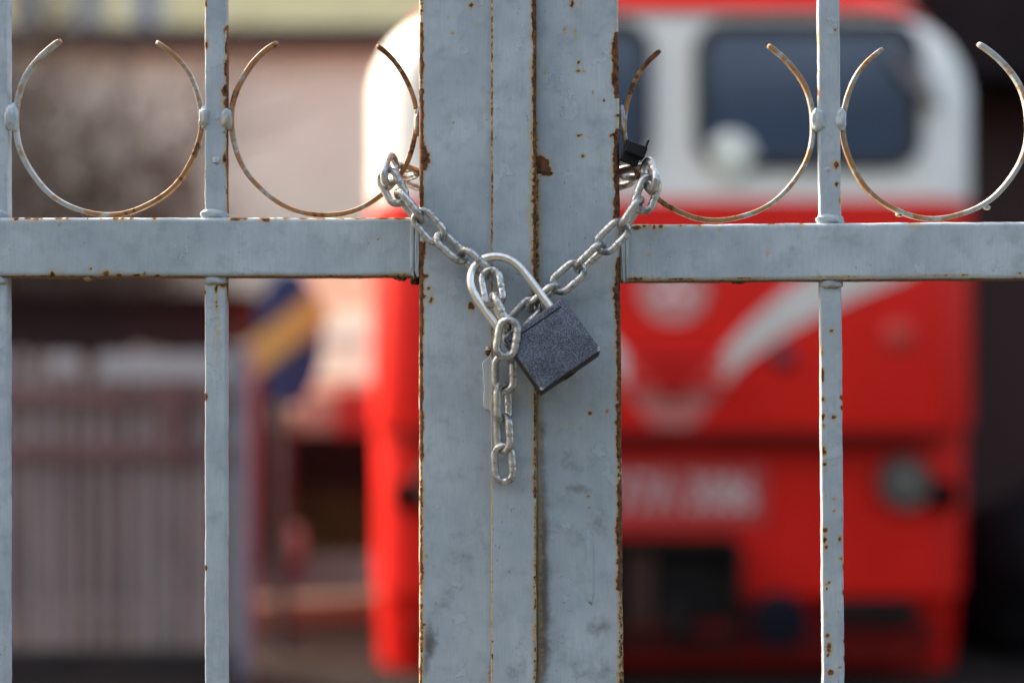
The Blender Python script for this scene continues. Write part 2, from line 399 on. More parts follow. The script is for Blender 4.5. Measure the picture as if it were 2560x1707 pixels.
def gate_fields(part, side):
    """returns a function (x, y, z) -> rust, dirt for one part of a gate leaf, in the leaf's own untilted place"""
    def f(x, y, z):
        k = S * (1.0 + np.clip(y, 0, .05))
        u = 1280 + x / k; v = 853.5 - (z - CAM_H) / k
        rust = np.zeros_like(u); dirt_dark = np.zeros_like(u)
        if part == 'stile' and side == 'L':
            rust = spots_field(u, v, LEFT_STILE_SPOTS)
            rust = np.maximum(rust, edge_field(u - 1053, v, 9, [(52,202,1.1),(218,430,1.1),(424,566,.95),(600,1150,.95),(1140,1900,.62),(-200,60,.6),(195,230,.6)], 5))
            dirt_dark = spots_field(u, v, [(1072,1600,18,46,.75),(1064,1660,12,40,.6),(1150,1400,45,50,.4),(1120,1500,60,40,.3),(1200,1330,40,60,.25),(1095,1578,5,18,.6),(1048,1500,6,160,.4)])
            dirt_dark = np.maximum(dirt_dark, edge_field(u - 1050, v, 7, [(420,760,.5),(1200,1900,.5)], 9))
        elif part == 'strip':
            rust = spots_field(u, v, STRIP_SPOTS)
            rust = np.maximum(rust, edge_field(u - 1337, v, 8, [(-300,120,1.15),(120,420,1.0),(420,900,.8),(900,1250,.66),(1250,1900,.52)], 15))
            rust = np.maximum(rust, edge_field(u - 1337, v, 18, [(-300,900,.55),(900,1200,.3)], 19))
            rust = np.maximum(rust, edge_field(u - 1230, v, 5, [(-300,900,.58),(900,1900,.42)], 21))
            dirt_dark = spots_field(u, v, [(1290,1660,40,40,.35),(1336,1600,10,120,.3)])
        elif part == 'stile' and side == 'R':
            rust = spots_field(u, v, RIGHT_STILE_SPOTS)
            rust = np.maximum(rust, edge_field(u - 1546, v, 15, [(77,250,1.15),(283,297,1.0),(318,562,1.15),(640,790,1.05),(780,1010,.82),(1000,1150,.95),(1140,1220,.6),(1205,1480,.9),(1470,1900,.58)], 31))
            rust = np.maximum(rust, edge_field(u - 1546, v, 9, [(-300,1900,.35)], 35))
            rust = np.maximum(rust, edge_field(u - 1340, v, 16, [(-300,300,.3),(300,1000,.55),(1000,1900,.35)], 37))
            dirt_dark = spots_field(u, v, [(1347,1450,18,320,1.0),(1350,1150,12,160,.6),(1347,900,10,200,.4),(1475,1560,22,14,.4),(1465,1320,60,60,.3),(1440,1220,40,14,.5),(1420,1130,50,60,.3),(1490,1560,40,30,.4),(1480,1680,60,25,.3)])
            dirt_dark = np.maximum(dirt_dark, edge_field(u - 1550, v, 6, [(400,1900,.5)], 39))
        elif part == 'picket':
            rust = spots_field(u, v, PICKET_SPOTS + RIGHT_PICKET_SPOTS)
            rust = np.maximum(rust, edge_field(u - 571, v, 9, [(60,280,.95),(280,540,.75),(700,760,.6)], 41) * (np.abs(u - 571) < 14))
            dirt_dark = .35 * (y > .012)  # pickets darker towards their back
        elif part == 'rail':
            rust = spots_field(u, v, LEFT_RAIL_SPOTS if side == 'L' else RIGHT_RAIL_SPOTS)
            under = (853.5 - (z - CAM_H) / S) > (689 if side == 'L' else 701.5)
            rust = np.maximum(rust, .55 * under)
            dirt_dark = .9 * under  # whole rail underside darker
        return rust, dirt_dark
    return f

def tube_part(name, axis, a0, a1, y0, y1, r, stations, mat, parent, fields, step=.0014, wob=.00012):
    """rounded steel section swept along z or x, its face a fine grid that carries the rust map"""
    prof = []
    def arc(ca, cy, ang0):
        for k in range(6):
            t = R(ang0 + 90 * k / 5); prof.append((ca + r * math.cos(t), cy + r * math.sin(t)))
    n = max(2, int(round((a1 - a0 - 2 * r) / step)))
    arc(a0 + r, y0 + r, 180)
    for k in range(1, n): prof.append((a0 + r + (a1 - a0 - 2 * r) * k / n, y0))
    arc(a1 - r, y0 + r, 270)
    prof.append((a1, (y0 + y1) / 2))
    arc(a1 - r, y1 - r, 0)
    arc(a0 + r, y1 - r, 90)
    prof.append((a0, (y0 + y1) / 2))
    pr = np.array(prof); st = np.array(stations)
    m, q = len(prof), len(st)
    A = np.tile(pr[:, 0], q); Y = np.tile(pr[:, 1], q); T = np.repeat(st, m)
    # hand-made unevenness of the edges
    ph = sum(ord(ch) for ch in name) + a0 * 977
    A = A + wob * (np.sin(T * 61 + ph) + .7 * np.sin(T * 173 + 2 * ph) + .5 * np.sin(T * 410 + 3 * ph))
    Y = Y + wob * .6 * np.sin(T * 47 + A * 90 + ph)
    V = np.stack([A, Y, T] if axis == 'z' else [T, Y, A], 1)
    idx = np.arange(q * m).reshape(q, m); nx = np.roll(idx, -1, 1)
    F = np.stack([idx[:-1], nx[:-1], nx[1:], idx[1:]], -1).reshape(-1, 4).tolist()
    F += [tuple(idx[0].tolist()), tuple(idx[-1].tolist())]
    rust, dirt_dark = fields(V[:, 0], V[:, 1], V[:, 2])
    return link_mesh(name, V, F, mat, parent, True, {'rust': rust, 'dirt_dark': dirt_dark})

ZS = sorted([Z(v) for v in range(-70, 1790, 5)] + [.10, .3, .6, .9, 1.2, 1.4] + [2.0, 2.1, 2.2, 2.32])
def xs(u0, u1):
    out = [X(u) for u in np.arange(max(u0, -70), min(u1, 2630) + .1, 5)]
    if u0 < -70: out = [X(u0), X((u0 - 70) / 2)] + out
    if u1 > 2630: out = out + [X((u1 + 2630) / 2), X(u1)]
    return sorted(set(out))

def scroll_part(cu, cv, r_px, a_left, a_right, rustfn, parent, y0=.0085, y1=.0140, th=.0034):
    """open ring of flat bar; angles from straight up, going round through the bottom"""
    c = P(cu, cv, y0); c.y = 0; rad = r_px * S * (1 + y0) - th / 2
    nseg = 150; pr = []
    rr = .0009
    for ca, cy, a0 in ((-1,-1,180),(1,-1,270),(1,1,0),(-1,1,90)):
        for k in range(4):
            t = R(a0 + 90*k/3)
            pr.append((ca*(th/2-rr)+rr*math.cos(t), (y0+y1)/2 + cy*((y1-y0)/2-rr)+rr*math.sin(t)))
    m = len(pr); vs = []; rust = []; dirt_dark = []
    ph = cu * .37
    for i in range(nseg + 1):
        f = i / nseg
        a = a_left + (360 - a_right - a_left) * f          # degrees anticlockwise from up
        t = R(a)
        rj = rad + .0004*math.sin(3*t+ph) + .00025*math.sin(9*t+2*ph)
        d = Vector((-math.sin(t), 0, math.cos(t)))
        e = 1.0 if 0 < i < nseg else .72
        for pa, py in pr:
            ym = (y0+y1)/2
            vs.append(c + d*(rj + pa*e) + Vector((0, ym+(py-ym)*e, 0)))
            s_ = rustfn(a)
            rust.append(s_ + .10*math.sin(a*.31+ph) + .08*math.sin(a*1.1+ph))
            dirt_dark.append(.15)
    fs = []
    for i in range(nseg):
        for k in range(m):
            fs.append((i*m+k, i*m+(k+1)%m, (i+1)*m+(k+1)%m, (i+1)*m+k))
    fs += [tuple(range(m)), tuple(range(nseg*m, (nseg+1)*m))]
    return link_mesh('scroll', vs, fs, M_SCROLL, parent, True, {'rust': np.clip(rust, 0, 2), 'dirt_dark': dirt_dark})

def blob(u, v, y, ru, rv, ry, parent, name='weld_bead', seed=0, rust=.0, mat=None, dirt_dark=0.0):
    bm = bmesh.new(); bmesh.ops.create_icosphere(bm, subdivisions=4, radius=1)
    vs = [w.co.copy() for w in bm.verts]; fs = [[q.index for q in f.verts] for f in bm.faces]; bm.free()
    c = P(u, v, y)
    out, rs = [], []
    for w in vs:
        k = 1 + .26*mnoise.noise(w*1.8 + Vector((seed*3.1, seed, 7))) + .10*mnoise.noise(w*5 + Vector((seed, 5, seed)))
        b = Vector((abs(w.x)**.75*math.copysign(1, w.x), w.y, abs(w.z)**.75*math.copysign(1, w.z)))
        out.append(c + Vector((b.x*ru*S*k, w.y*ry*k, b.z*rv*S*k)))
        rs.append(rust * (1 if w.z < .1 else .4))
    return link_mesh(name, out, fs, mat or M_PAINT, parent, True, {'rust': rs, 'dirt_dark': [dirt_dark*(1 if w.z < -.2 else .2) for w in vs]}, recalc=False)  # lower part of the bead darker

# ------------------------------------------------------------------ the gate: two leaves
PITCH = 544
def leaf(side):
    if side == 'L':
        root = thing('gate_leaf', (X(1180), .02, 0), 'grey left gate leaf carrying the narrow cover strip with rust-lined edges', 'gate', 'leaves of the locked grey gate')
        tube_part('stile', 'z', X(1047), X(1319), 0, .04, .0032, ZS, M_PAINT, root, gate_fields('stile', 'L'))
        tube_part('cover_strip', 'z', X(1228), X(1340.5), -.0034, -.0001, .0009, ZS, M_PAINT, root, gate_fields('strip', 'L'))
        pickets = [-9 - PITCH*k for k in range(3)] + [538.5]
        u0, u1, vt, vb = -3 - PITCH*2 - 60, 1046.5, 543, 690.5
        stile_out = 1047
    else:
        root = thing('gate_leaf', (X(1555), .02, Z(630)), 'grey right gate leaf with a big rust chip beside the seam', 'gate', 'leaves of the locked grey gate')
        tube_part('stile', 'z', X(1331), X(1552.5), .004, .044, .0038, ZS, M_PAINT, root, gate_fields('stile', 'R'))
        pickets = [2077 + PITCH*k for k in range(4)]
        u0, u1, vt, vb = 1553, 2076 + PITCH*3 + 60, 559.5, 703
    dy = .0 if side == 'L' else .004
    tube_part('rail', 'x', Z(vb), Z(vt), .0025 + dy, .0405 + dy, .0028, xs(u0, u1), M_PAINT, root, gate_fields('rail', side))
    zlow = (.16, .20); zhigh = (2.26, 2.30)
    for za, zb in (zlow, zhigh):
        link = tube_part('rail', 'x', za, zb, .0025 + dy, .0405 + dy, .0028, [X(u0), X((u0+u1)/2), X(u1)], M_PAINT, root, gate_fields('none', side), step=.01)
    up = [z for z in ZS if Z(vt) + .0005 < z < 2.259] ; lo = [z for z in ZS if .201 < z < Z(vb) - .0005]
    up = [Z(vt) - .002] + up + [2.2605]; lo = [.1995] + lo + [Z(vb) + .002]
    for i, pu in enumerate(pickets):
        for zz in (up, lo):
            yp = .0065 + dy; dp = .0105 if side == 'L' else .0065
            tube_part('picket', 'z', X(pu - 27)*(1+yp), X(pu + 27)*(1+yp), yp, yp + dp, .0015, zz, M_PAINT, root, gate_fields('picket', side), step=.0017)
        blob(pu - 2, vt - 5, .0085 + dy, 33, 15, .0036, root, seed=i + 3*(side == 'R'), rust=.1)
        blob(pu - 1, vb + 11, .0085 + dy, 29, 14, .0042, root, seed=i + 11 + 3*(side == 'R'), rust=.2, dirt_dark=.5)
    return root, dy

left, dyl = leaf('L')
def ramp(pts):
    def f(a):
        for (a0, s0), (a1, s1) in zip(pts, pts[1:]):
            if a <= a1: return s0 + (s1 - s0) * max(0, (a - a0)) / (a1 - a0)
        return pts[-1][1]
    return f
# angle goes anticlockwise from the top: 90 = left, 180 = bottom, 270 = right
scroll_part(268.5, 302, 239, 30.5, 31.5, ramp([(30,.25),(60,.15),(90,.25),(130,.05),(160,.2),(172,.6),(200,.68),(250,.78),(265,.65),(275,.25),(300,.42),(315,.62),(330,.5)]), left)
scroll_part(809, 305, 237.5, 30, 34.5, ramp([(30,.72),(60,.5),(75,.8),(90,.3),(110,.5),(130,.42),(150,.5),(180,.72),(200,.5),(230,.55),(255,.82),(275,.4),(290,.75),(300,.95),(330,.95)]), left)
for k in range(2):
    scroll_part(268.5 - PITCH*(k+1), 302, 239, 30.5, 31.5, ramp([(30,.3),(180,.5),(330,.5)]), left)
blob(29, 295, .008, 17, 33, .0036, left, seed=21, rust=.1)
blob(512, 294, .008, 14, 28, .0036, left, seed=22, rust=.25)
blob(567, 298, .008, 14, 25, .0036, left, seed=23, rust=.3)
blob(1043, 306, .010, 8, 34, .004, left, seed=24, rust=.3)
for kk, (uu, w_) in enumerate(((1031, 5), (1043, 6))):
    blob(uu, 618, .0022, w_, 74, .0013, left, seed=30+kk, rust=.12)
blob(1037, 700, .02, 12, 14, .009, left, name='weld_drip', seed=33, rust=.7, dirt_dark=1.2)
blob(1002, 694, .012, 16, 8, .006, left, name='weld_drip', seed=34, rust=.6, dirt_dark=1.2)
blob(222, 696, .010, 11, 6, .005, left, name='weld_drip', seed=35, rust=.5, dirt_dark=1.2)
blob(541, 402, .0068, 10, 9, .0016, left, name='paint_drip', seed=36)
fp = [(1140+x/3.92, 840+y/3.92) for x, y in ((352,135),(338,160),(322,205),(300,222),(272,240),(258,262),(256,300),(266,350),(262,430),(272,470),(276,520),(266,600),(270,680),(290,712),(320,722),(352,748))]
FM = MB().plate([(X(u), Z(v)) for u, v in fp], -.0022, -.0002); fo = FM.build('filler_patch', M_PALEPAINT, left, bevel=.0007)
at_ = fo.data.attributes.new('rust', 'FLOAT', 'POINT'); at_.data.foreach_set('value', [.10]*len(fo.data.vertices))
blob(1220, 877, .0002, 7, 12, .0024, left, name='filler_patch', seed=38, rust=.75)

right, dyr = leaf('R')
scroll_part(1799.5, 315, 242.5, 37.5, 32, ramp([(37,1.0),(60,.85),(75,.75),(85,.4),(95,.5),(103,.9),(120,.8),(150,.75),(180,.65),(200,.45),(230,.35),(250,.55),(262,.3),(285,.25),(298,.65),(308,.4),(330,.6)]), right, y0=.0125, y1=.0180)
scroll_part(2342.5, 319, 238, 34, 28, ramp([(34,.3),(50,.55),(60,.2),(90,.3),(105,.45),(115,.65),(125,.4),(135,.7),(150,.55),(165,.65),(175,.3),(200,.15),(330,.1)]), right, y0=.0125, y1=.0180)
for k in range(2):
    scroll_part(2342.5 + PITCH*(k+1), 319, 238, 34, 28, ramp([(34,.3),(330,.3)]), right, y0=.0125, y1=.0180)
blob(1469, 1420, .0040, 10, 88, .0005, right, name='paint_drip', seed=61)
blob(1558, 300, .0135, 7, 36, .004, right, seed=41, rust=.35)
blob(2048, 304, .012, 17, 30, .0036, right, seed=42, rust=.15)
blob(2104, 303, .012, 13, 28, .0036, right, seed=43, rust=.12)
blob(2585, 303, .012, 15, 32, .0045, right, seed=44, rust=.12)
blob(1843, 707, .018, 16, 6, .006, right, name='weld_drip', seed=45, rust=.6, dirt_dark=1.2)
blob(2070, 428, .0112, 8, 7, .0014, right, name='paint_drip', seed=46)
blob(2249, 541, .0165, 9, 6, .003, right, name='weld_drip', seed=47, rust=.5, dirt_dark=1.0)
blob(2468, 526, .0165, 7, 6, .003, right, name='weld_drip', seed=48, rust=.3, dirt_dark=1.0)
for kk, uu in enumerate((1559, 1568)):
    blob(uu, 632, .0062, 5, 68, .0013, right, seed=50+kk, rust=.15)
right.rotation_euler = (0, R(-.42), 0)

# ------------------------------------------------------------------ chain
LINK_L, LINK_W, LINK_D = 107*S, 63.5*S, 19.3*S
def link_data():
    hs = (LINK_L - LINK_W) / 2; rc = (LINK_W - LINK_D) / 2
    path = []
    for k in range(15):
        a = R(-90 + 180*k/14); path.append(Vector((hs + rc*math.cos(a), rc*math.sin(a), 0)))
    for k in range(1, 24): path.append(Vector((hs - 2*hs*k/24, rc, 0)))
    for k in range(15):
        a = R(90 + 180*k/14); path.append(Vector((-hs + rc*math.cos(a), rc*math.sin(a), 0)))
    for k in range(1, 8): path.append(Vector((-hs + 2*hs*k/8, -rc, 0)))
    n, m = len(path), 14
    vs, fs = [], []
    for i, p in enumerate(path):
        t = (path[(i+1) % n] - path[i-1]).normalized(); a = Vector((0,0,1)); b = t.cross(a)
        rad = LINK_D/2
        if abs(p.y - rc) < 1e-6: rad *= 1 + .07*math.exp(-(p.x/.0013)**2) - .04*math.exp(-((p.x-.0020)/.0009)**2)
        rad *= 1 + .03*mnoise.noise(p*300)
        for k in range(m):
            th = 2*math.pi*k/m
            vs.append(p + (a*math.cos(th) + b*math.sin(th))*rad)
    for i in range(n):
        for k in range(m):
            fs.append((i*m+k, i*m+(k+1)%m, ((i+1)%n)*m+(k+1)%m, ((i+1)%n)*m+k))
    return vs, fs
chain = thing('chain', P(1290, 600, -.012), 'galvanised steel chain draped in a V across both stiles and holding the padlock', 'chain')
_lv, _lf = link_data()
link_proto = None
def add_link(u, v, y, du, dv, roll=0.0, pitch=0.0, twist=0.0):
    """link seen at pixel (u, v); long axis (du, dv) in the picture, roll > 0 brings its right-hand wire forward, pitch tips the axis end forward"""
    global link_proto
    ax = Vector((du, 0, -dv)).normalized()
    p = Vector((dv, 0, du)).normalized()           # image-plane perpendicular
    tocam = Vector((0, -1, 0))
    axis = ax*math.cos(R(pitch)) + tocam*math.sin(R(pitch))
    fwd = tocam*math.cos(R(pitch)) - ax*math.sin(R(pitch))
    w = p*math.cos(R(roll)) + fwd*math.sin(R(roll))
    nrm = axis.cross(w)
    Mx = Matrix((axis, w, nrm)).transposed().to_4x4(); Mx.translation = P(u, v, y)
    if link_proto is None:
        o = link_mesh('link', _lv, _lf, M_GALV, None, True)
        link_proto = o
    else:
        o = link_proto.copy(); COL.objects.link(o)
    o.parent = chain
    o.matrix_parent_inverse = Matrix.Translation(-Vector(chain.location))
    o.matrix_basis = Mx
    return o
LINKS = [
    # left run, from the scroll to the shackle
    (974,425,-.004, -150,650, -62, 42), (981.5,467.5,-.006, 470,860, 8, 3), (1022,515,-.010, 245,300, 72, 0), (1073,566,-.0108, 265,300, 4, 0),
    (1128,619,-.0108, 300,270, -48, 0), (1187,659,-.013, 310,285, 52, 0),
    # tail that hangs in front of the shackle
    (1231,718,-.021, 60,340, 8, 12), (1251,780,-.030, 150,340, 78, 8), (1268,846,-.0385, -58,380, 4, 0),
    # right run
    (1624,438,-.004, 150,650, 62, 42), (1616,485,-.006, -120,330, -8, 3), (1577.5,536,-.009, -205,320, -72, 0), (1530,592,-.0108, -270,265, 4, 0),
    (1475,642,-.0108, -285,280, -66, 0), (1419.5,692.5,-.0108, -305,265, 8, 0), (1357,741,-.013, -290,245, -72, 0),
    (1312,786,-.0135, -235,255, 14, 0), (1287,859,-.0118, -53,150, 85, 0),
    # hanging tail
    (1260,934,-.012, 8,380, 6, 0), (1257,1007,-.012, 3,100, -52, 0), (1258.5,1083,-.012, 5,100, 45, 0), (1259,1159,-.0125, 6,100, 12, 0),
    # behind the stiles
    (1005,428,.020, 100,22, 62, -45), (1048,449,.045, 100,30, -20, -20), (1589,431,.022, -100,14, -66, -42), (1546,447,.046, -100,22, 18, -20),
]
n_b = 6
for k in range(n_b):
    f = (k + 1) / (n_b + 1)
    LINKS.append((1062 + (1543-1062)*f, 455 + 30*math.sin(math.pi*f), .056, 100, 30*math.cos(math.pi*f), 45 if k % 2 else -45, 0))
for args in LINKS: add_link(*args)

# ------------------------------------------------------------------ padlock
PL = P(1332.8, 802.0, -.024)      # middle of the body's top edge
lock = thing('padlock', PL, 'scuffed padlock with dark hammered body and bright steel shackle hanging askew on the chain', 'padlock')
wdir = Vector((540, 0, 375)).normalized()
udir = Vector((-wdir.z, 0, wdir.x))
tilt = Matrix.Rotation(R(-13), 3, 'X')
wdir, udir, ndir = tilt @ wdir, tilt @ udir, tilt @ Vector((0, -1, 0))
BW, BH, BT = 181*S*.976, 163*S*.976, .019
def PLW(a, b, c): return PL + wdir*a + udir*b + ndir*c
LOCK_CHIPS = [PLW(-.485*BW, -.985*BH, BT/2), PLW(.49*BW, -.985*BH, BT/2)]
M_HAMMER = hammered()
# body: front with fine bevel, sides separate darker enamel through one mesh with two materials
bm = bmesh.new(); bmesh.ops.create_cube(bm, size=1)
bmesh.ops.bevel(bm, geom=[e for e in bm.edges], offset=.035, segments=3, affect='EDGES', profile=.6)
bvs = [v.co.copy() for v in bm.verts]; bfs = [[q.index for q in f.verts] for f in bm.faces]; bm.free()
bw = [PLW(v.x*BW, (v.y-.5)*BH, v.z*BT) for v in bvs]
body = link_mesh('lock_body', bw, bfs, M_HAMMER, lock, True)
body.data.materials.append(M_LOCKSIDE)
for p in body.data.polygons:
    n = p.normal
    if n.dot(ndir) < .5: p.material_index = 1
# raised lip along the top and keyway disc below
lip = MB()
for sgn in (1,):
    M4 = Matrix((wdir, udir, ndir)).transposed().to_4x4(); M4.translation = PL
    lip.box((-BW*.47, -.0052, BT/2-.0003), (BW*.40, -.0040, BT/2+.0003), M4)
lip.build('front_lip', M_LOCKSIDE, lock, bevel=.0003)
key = MB().lathe(PLW(-.002, -BH+.0003, 0), -udir, [(0,.0075),(.0009,.0075),(.0012,.0070),(.0006,.0062),(.0006,.001)], 32)
key.build('keyway', M_BRASSY, lock, smooth=False)
slot = MB(); slot.box((-.0055,-BH-.0014,-.0012), (.0015,-BH-.0006,.0012), M4); slot.build('key_slot', M_LOCKSIDE, lock)
riv = MB().lathe(PLW(.016, -BH+.0002, .001), -udir, [(0,.0022),(.0006,.0020),(.0008,.0012)], 20)
riv.build('rivet', M_BRASSY, lock)
# shackle: centre line traced in the lock's own plane
CP = [(985,668),(950,620),(905,560),(860,500),(800,418),(740,338),(680,265),(620,212),(560,178),(500,160),(440,155),(380,163),(325,183),(275,217),(238,262),(218,315),(212,370),(218,425),(238,482),(270,540),(305,594),(345,650),(385,708),(430,768),(480,832),(530,897),(575,955)]
sh_pts = []
for cx, cy in CP:
    u, v = 1120 + cx/3.733, 600 + cy/3.733
    dz = (803.6 - v)
    y = -.024 + .0*dz
    # depth on the tilted lock plane through PL
    nn = Vector((0, -math.cos(R(13)), math.sin(R(13))))
    base = P(u, v, -.024); y = -.024
    for _ in range(3):
        q = P(u, v, y); y = y + (q - PL).dot(nn) / math.cos(R(13))
    sh_pts.append(P(u, v, y))
def catmull(pts, n=6):
    out = []
    for i in range(len(pts)-1):
        p0, p1, p2, p3 = pts[max(i-1,0)], pts[i], pts[i+1], pts[min(i+2,len(pts)-1)]
        for k in range(n):
            t = k/n
            out.append(.5*((2*p1)+(p2-p0)*t+(2*p0-5*p1+4*p2-p3)*t*t+(3*p1-p0-3*p2+p3)*t**3))
    out.append(pts[-1]); return out
MB().tube(catmull(sh_pts), 11.2*S, 20).build('shackle', M_SHACKLE, lock, smooth=True)
# ------------------------------------------------------------------ black clip on the right scroll
clip = thing('plastic_clip', P(1582, 388, .004), 'small black plastic clip on a rusty scroll just above the chain', 'clip')
def rot_box(u, v, y, w, h, d, ang, name, mat, bev=.0007):
    c = P(u, v, y); Mx = Matrix.Translation(c) @ Matrix.Rotation(R(-ang), 4, 'Y')
    k = S*(1+y)
    return MB().box((-w*k/2, -d/2, -h*k/2), (w*k/2, d/2, h*k/2), Mx).build(name, mat, clip, bevel=bev)
rot_box(1589, 376, .000, 52, 29, .013, -21, 'clip_body', M_BLACKPL)
rot_box(1575, 397, .004, 46, 24, .011, -21, 'clip_jaw', M_BLACKPL)
rot_box(1614, 368.5, -.0005, 5, 32, .015, -21, 'clip_lip', M_BLACKPL, .0004)
rot_box(1566, 374, .006, 16, 44, .012, -15, 'clip_hinge', M_BLACKPL)
rot_box(1603.5, 394, .002, 8, 17, .004, -21, 'strap_end', M_RUSTSTUB, .0003)

# ================================================================== background
def face_box(name, u0, u1, v0, v1, d, depth, mat, parent, bevel=0.0):
    a, b = B(u0, v1, d), B(u1, v0, d)
    return MB().box((a.x, a.y, a.z), (b.x, a.y + depth, b.z), None).build(name, mat, parent, bevel=bevel)

# ground
def ground_mat():
    t = NT('ground_soil'); c = t.coords()
    n = t.noise(c, 1.3, 6, .6); n2 = t.noise(c, 60, 4, .6)
    col = t.mix(t.smooth(n, .35, .65), (.026, .022, .020), (.016, .014, .013))
    col = t.mix(t.math('MULTIPLY', t.smooth(n2, .5, .7), .3), col, (.04, .035, .03))
    return t.out(col, .95, 0.0, t.bump(n2, .01), .05)
def gravel_mat():
    t = NT('gravel'); c = t.coords()
    v = t.node('ShaderNodeTexVoronoi'); t.L(c, v.inputs['Vector']); v.inputs['Scale'].default_value = 22
    n = t.noise(c, 3, 5)
    col = t.mix(v.outputs['Distance'], (.11, .135, .14), (.06, .072, .076))
    col = t.mix(t.math('MULTIPLY', t.smooth(n, .4, .7), .5), col, (.15, .13, .125))
    return t.out(col, .9, 0.0, t.bump(v.outputs['Distance'], .02), .08)
def pavement_mat():
    t = NT('asphalt_pavement'); c = t.coords()
    n = t.noise(c, 2, 6); n2 = t.noise(c, 80, 4)
    col = t.mix(t.smooth(n, .3, .7), (.075, .070, .066), (.05, .047, .044))
    return t.out(col, .85, 0.0, t.bump(n2, .004), .1)
tag(MB().add([(-600,-600,0),(600,-600,0),(600,600,0),(-600,600,0)], [(0,1,2,3)]).build('ground', ground_mat()), kind='structure')
tag(MB().add([(-60,-60,.004),(60,-60,.004),(60,-.35,.004),(-60,-.35,.004)], [(0,1,2,3)]).build('pavement', pavement_mat()), kind='structure')
tag(MB().add([(-3.2,7.9,.008),(-.75,7.9,.008),(-.75,13.2,.008),(-3.2,13.2,.008)], [(0,1,2,3)]).build('gravel_bed', gravel_mat()), kind='structure')

# --- locomotive
M_RED = plain_mat('red_loco_enamel', (.78, .015, .008), (.71, .012, .007), .45, scale=3, spec=.25)
M_DKRED = plain_mat('shade_red_enamel', (.16, .007, .005), (.12, .006, .004), .5, scale=3, spec=.15)  # darkened loco red, shade under the nose put into the paint
M_WHITE = plain_mat('cream_white_enamel', (.89, .845, .765), (.85, .80, .725), .4, scale=3)
M_RUBBER = plain_mat('window_rubber', (.035, .034, .036), (.025, .024, .026), .6, scale=10)
M_GLASS = plain_mat('sky_tinted_glass', (.045, .066, .115), (.036, .055, .10), .12, scale=2, spec=.6)  # blue of the reflected sky mixed into the base colour
M_BLACK = plain_mat('black_underframe', (.012, .010, .010), (.018, .014, .012), .8, scale=6, spec=.1)
M_LAMP = plain_mat('lamp_glass', (.17, .155, .13), (.13, .115, .10), .35, scale=8)
M_LAMPW = plain_mat('white_lamp_glass', (.80, .80, .70), (.76, .75, .64), .3, scale=8)
M_CHROME = plain_mat('grey_lamp_rim', (.11, .10, .09), (.075, .07, .062), .6, 0, scale=8, spec=.2)
YF = 6.0                       # loco nose, 7 m from the camera
XC = B(1692, 853, 7.0).x
loco = thing('locomotive', (XC, YF, 0), 'red and white locomotive facing the gate with two dark windows and a white chevron', 'locomotive')
PX7 = S * 7.0
def LX(u): return B(u, 0, 7.0).x
def LZ(v): return B(0, v, 7.0).z
def loft(name, secs, mat, closed_top=True):
    """secs: (z, half width, front y, corner radius)"""
    vs, fs = [], []; m = None
    for z, hw, yf, r in secs:
        row = [(XC - hw, YF + 5.5, z), (XC - hw, YF + 2, z)]
        for k in range(10):
            a = R(180 + 90*k/9); row.append((XC - hw + r + r*math.cos(a), yf + r + r*math.sin(a), z))
        for k in range(1, 6): row.append((XC - hw + r + (2*hw - 2*r)*k/6, yf - .02*math.sin(math.pi*k/6)*0, z))
        for k in range(10):
            a = R(270 + 90*k/9); row.append((XC + hw - r + r*math.cos(a), yf + r + r*math.sin(a), z))
        row += [(XC + hw, YF + 2, z), (XC + hw, YF + 5.5, z)]
        m = len(row); vs += row
    for i in range(len(secs)-1):
        for k in range(m):
            fs.append((i*m+k, i*m+(k+1)%m, (i+1)*m+(k+1)%m, (i+1)*m+k))
    fs += [tuple(range(m)), tuple(range((len(secs)-1)*m, len(secs)*m))]
    o = link_mesh(name, vs, fs, mat, loco, True)
    md = o.modifiers.new('split', 'EDGE_SPLIT'); md.split_angle = R(38)
    return o
zw = LZ(497)
loft('nose', [(LZ(1072), 1.527, YF, .30), (LZ(1060), 1.53, YF-.005, .30), (zw-.4, 1.53, YF, .30), (zw, 1.53, YF, .30)], M_RED)
loft('cab', [(zw, 1.527, YF+.004, .30), (LZ(210), 1.525, YF+.004, .30), (LZ(150), 1.50, YF+.004, .32), (LZ(90), 1.44, YF+.005, .35), (LZ(50), 1.37, YF+.006, .40), (LZ(25), 1.31, YF+.02, .44)], M_WHITE)
loft('roof', [(LZ(25), 1.33, YF-.03, .44), (LZ(-20), 1.22, YF+.0, .46), (LZ(-90), .98, YF+.12, .5), (LZ(-150), .6, YF+.4, .4)], M_RED)
loft('lower_front', [(LZ(1500), 1.52, YF+.12, .28), (LZ(1072), 1.525, YF+.10, .28)], M_RED)
loft('skirt', [(.012, 1.515, YF+.30, .26), (LZ(1500), 1.52, YF+.20, .27)], M_RED)
# horizontal ledge above the lower front, darkened for the shade below the nose
MB().plate(rrect(XC, LZ(1088), 2.62, .06, .02), YF-.05, YF+.12).build('ledge', M_DKRED, loco, bevel=.01)
def loco_window(u0, u1, v0, v1):
    cx, cz, w, h = (LX(u0)+LX(u1))/2, (LZ(v0)+LZ(v1))/2, LX(u1)-LX(u0), LZ(v0)-LZ(v1)
    fr = MB().ring(rrect(cx,cz,w,h,.15,8), rrect(cx,cz,w-.13,h-.13,.09,8), YF-.03, YF+.02).build('window', M_RUBBER, loco, bevel=.008)
    MB().plate(rrect(cx,cz,w-.12,h-.12,.09,8), YF-.012, YF+.012).build('pane', M_GLASS, fr)
    return fr
loco_window(1735, 2303, 52, 425)
loco_window(1063, 1631, 52, 425)
wp = MB()
wp.tube([(LX(2215), YF-.05, LZ(130)), (LX(2310), YF-.06, LZ(250))], .022, 8)
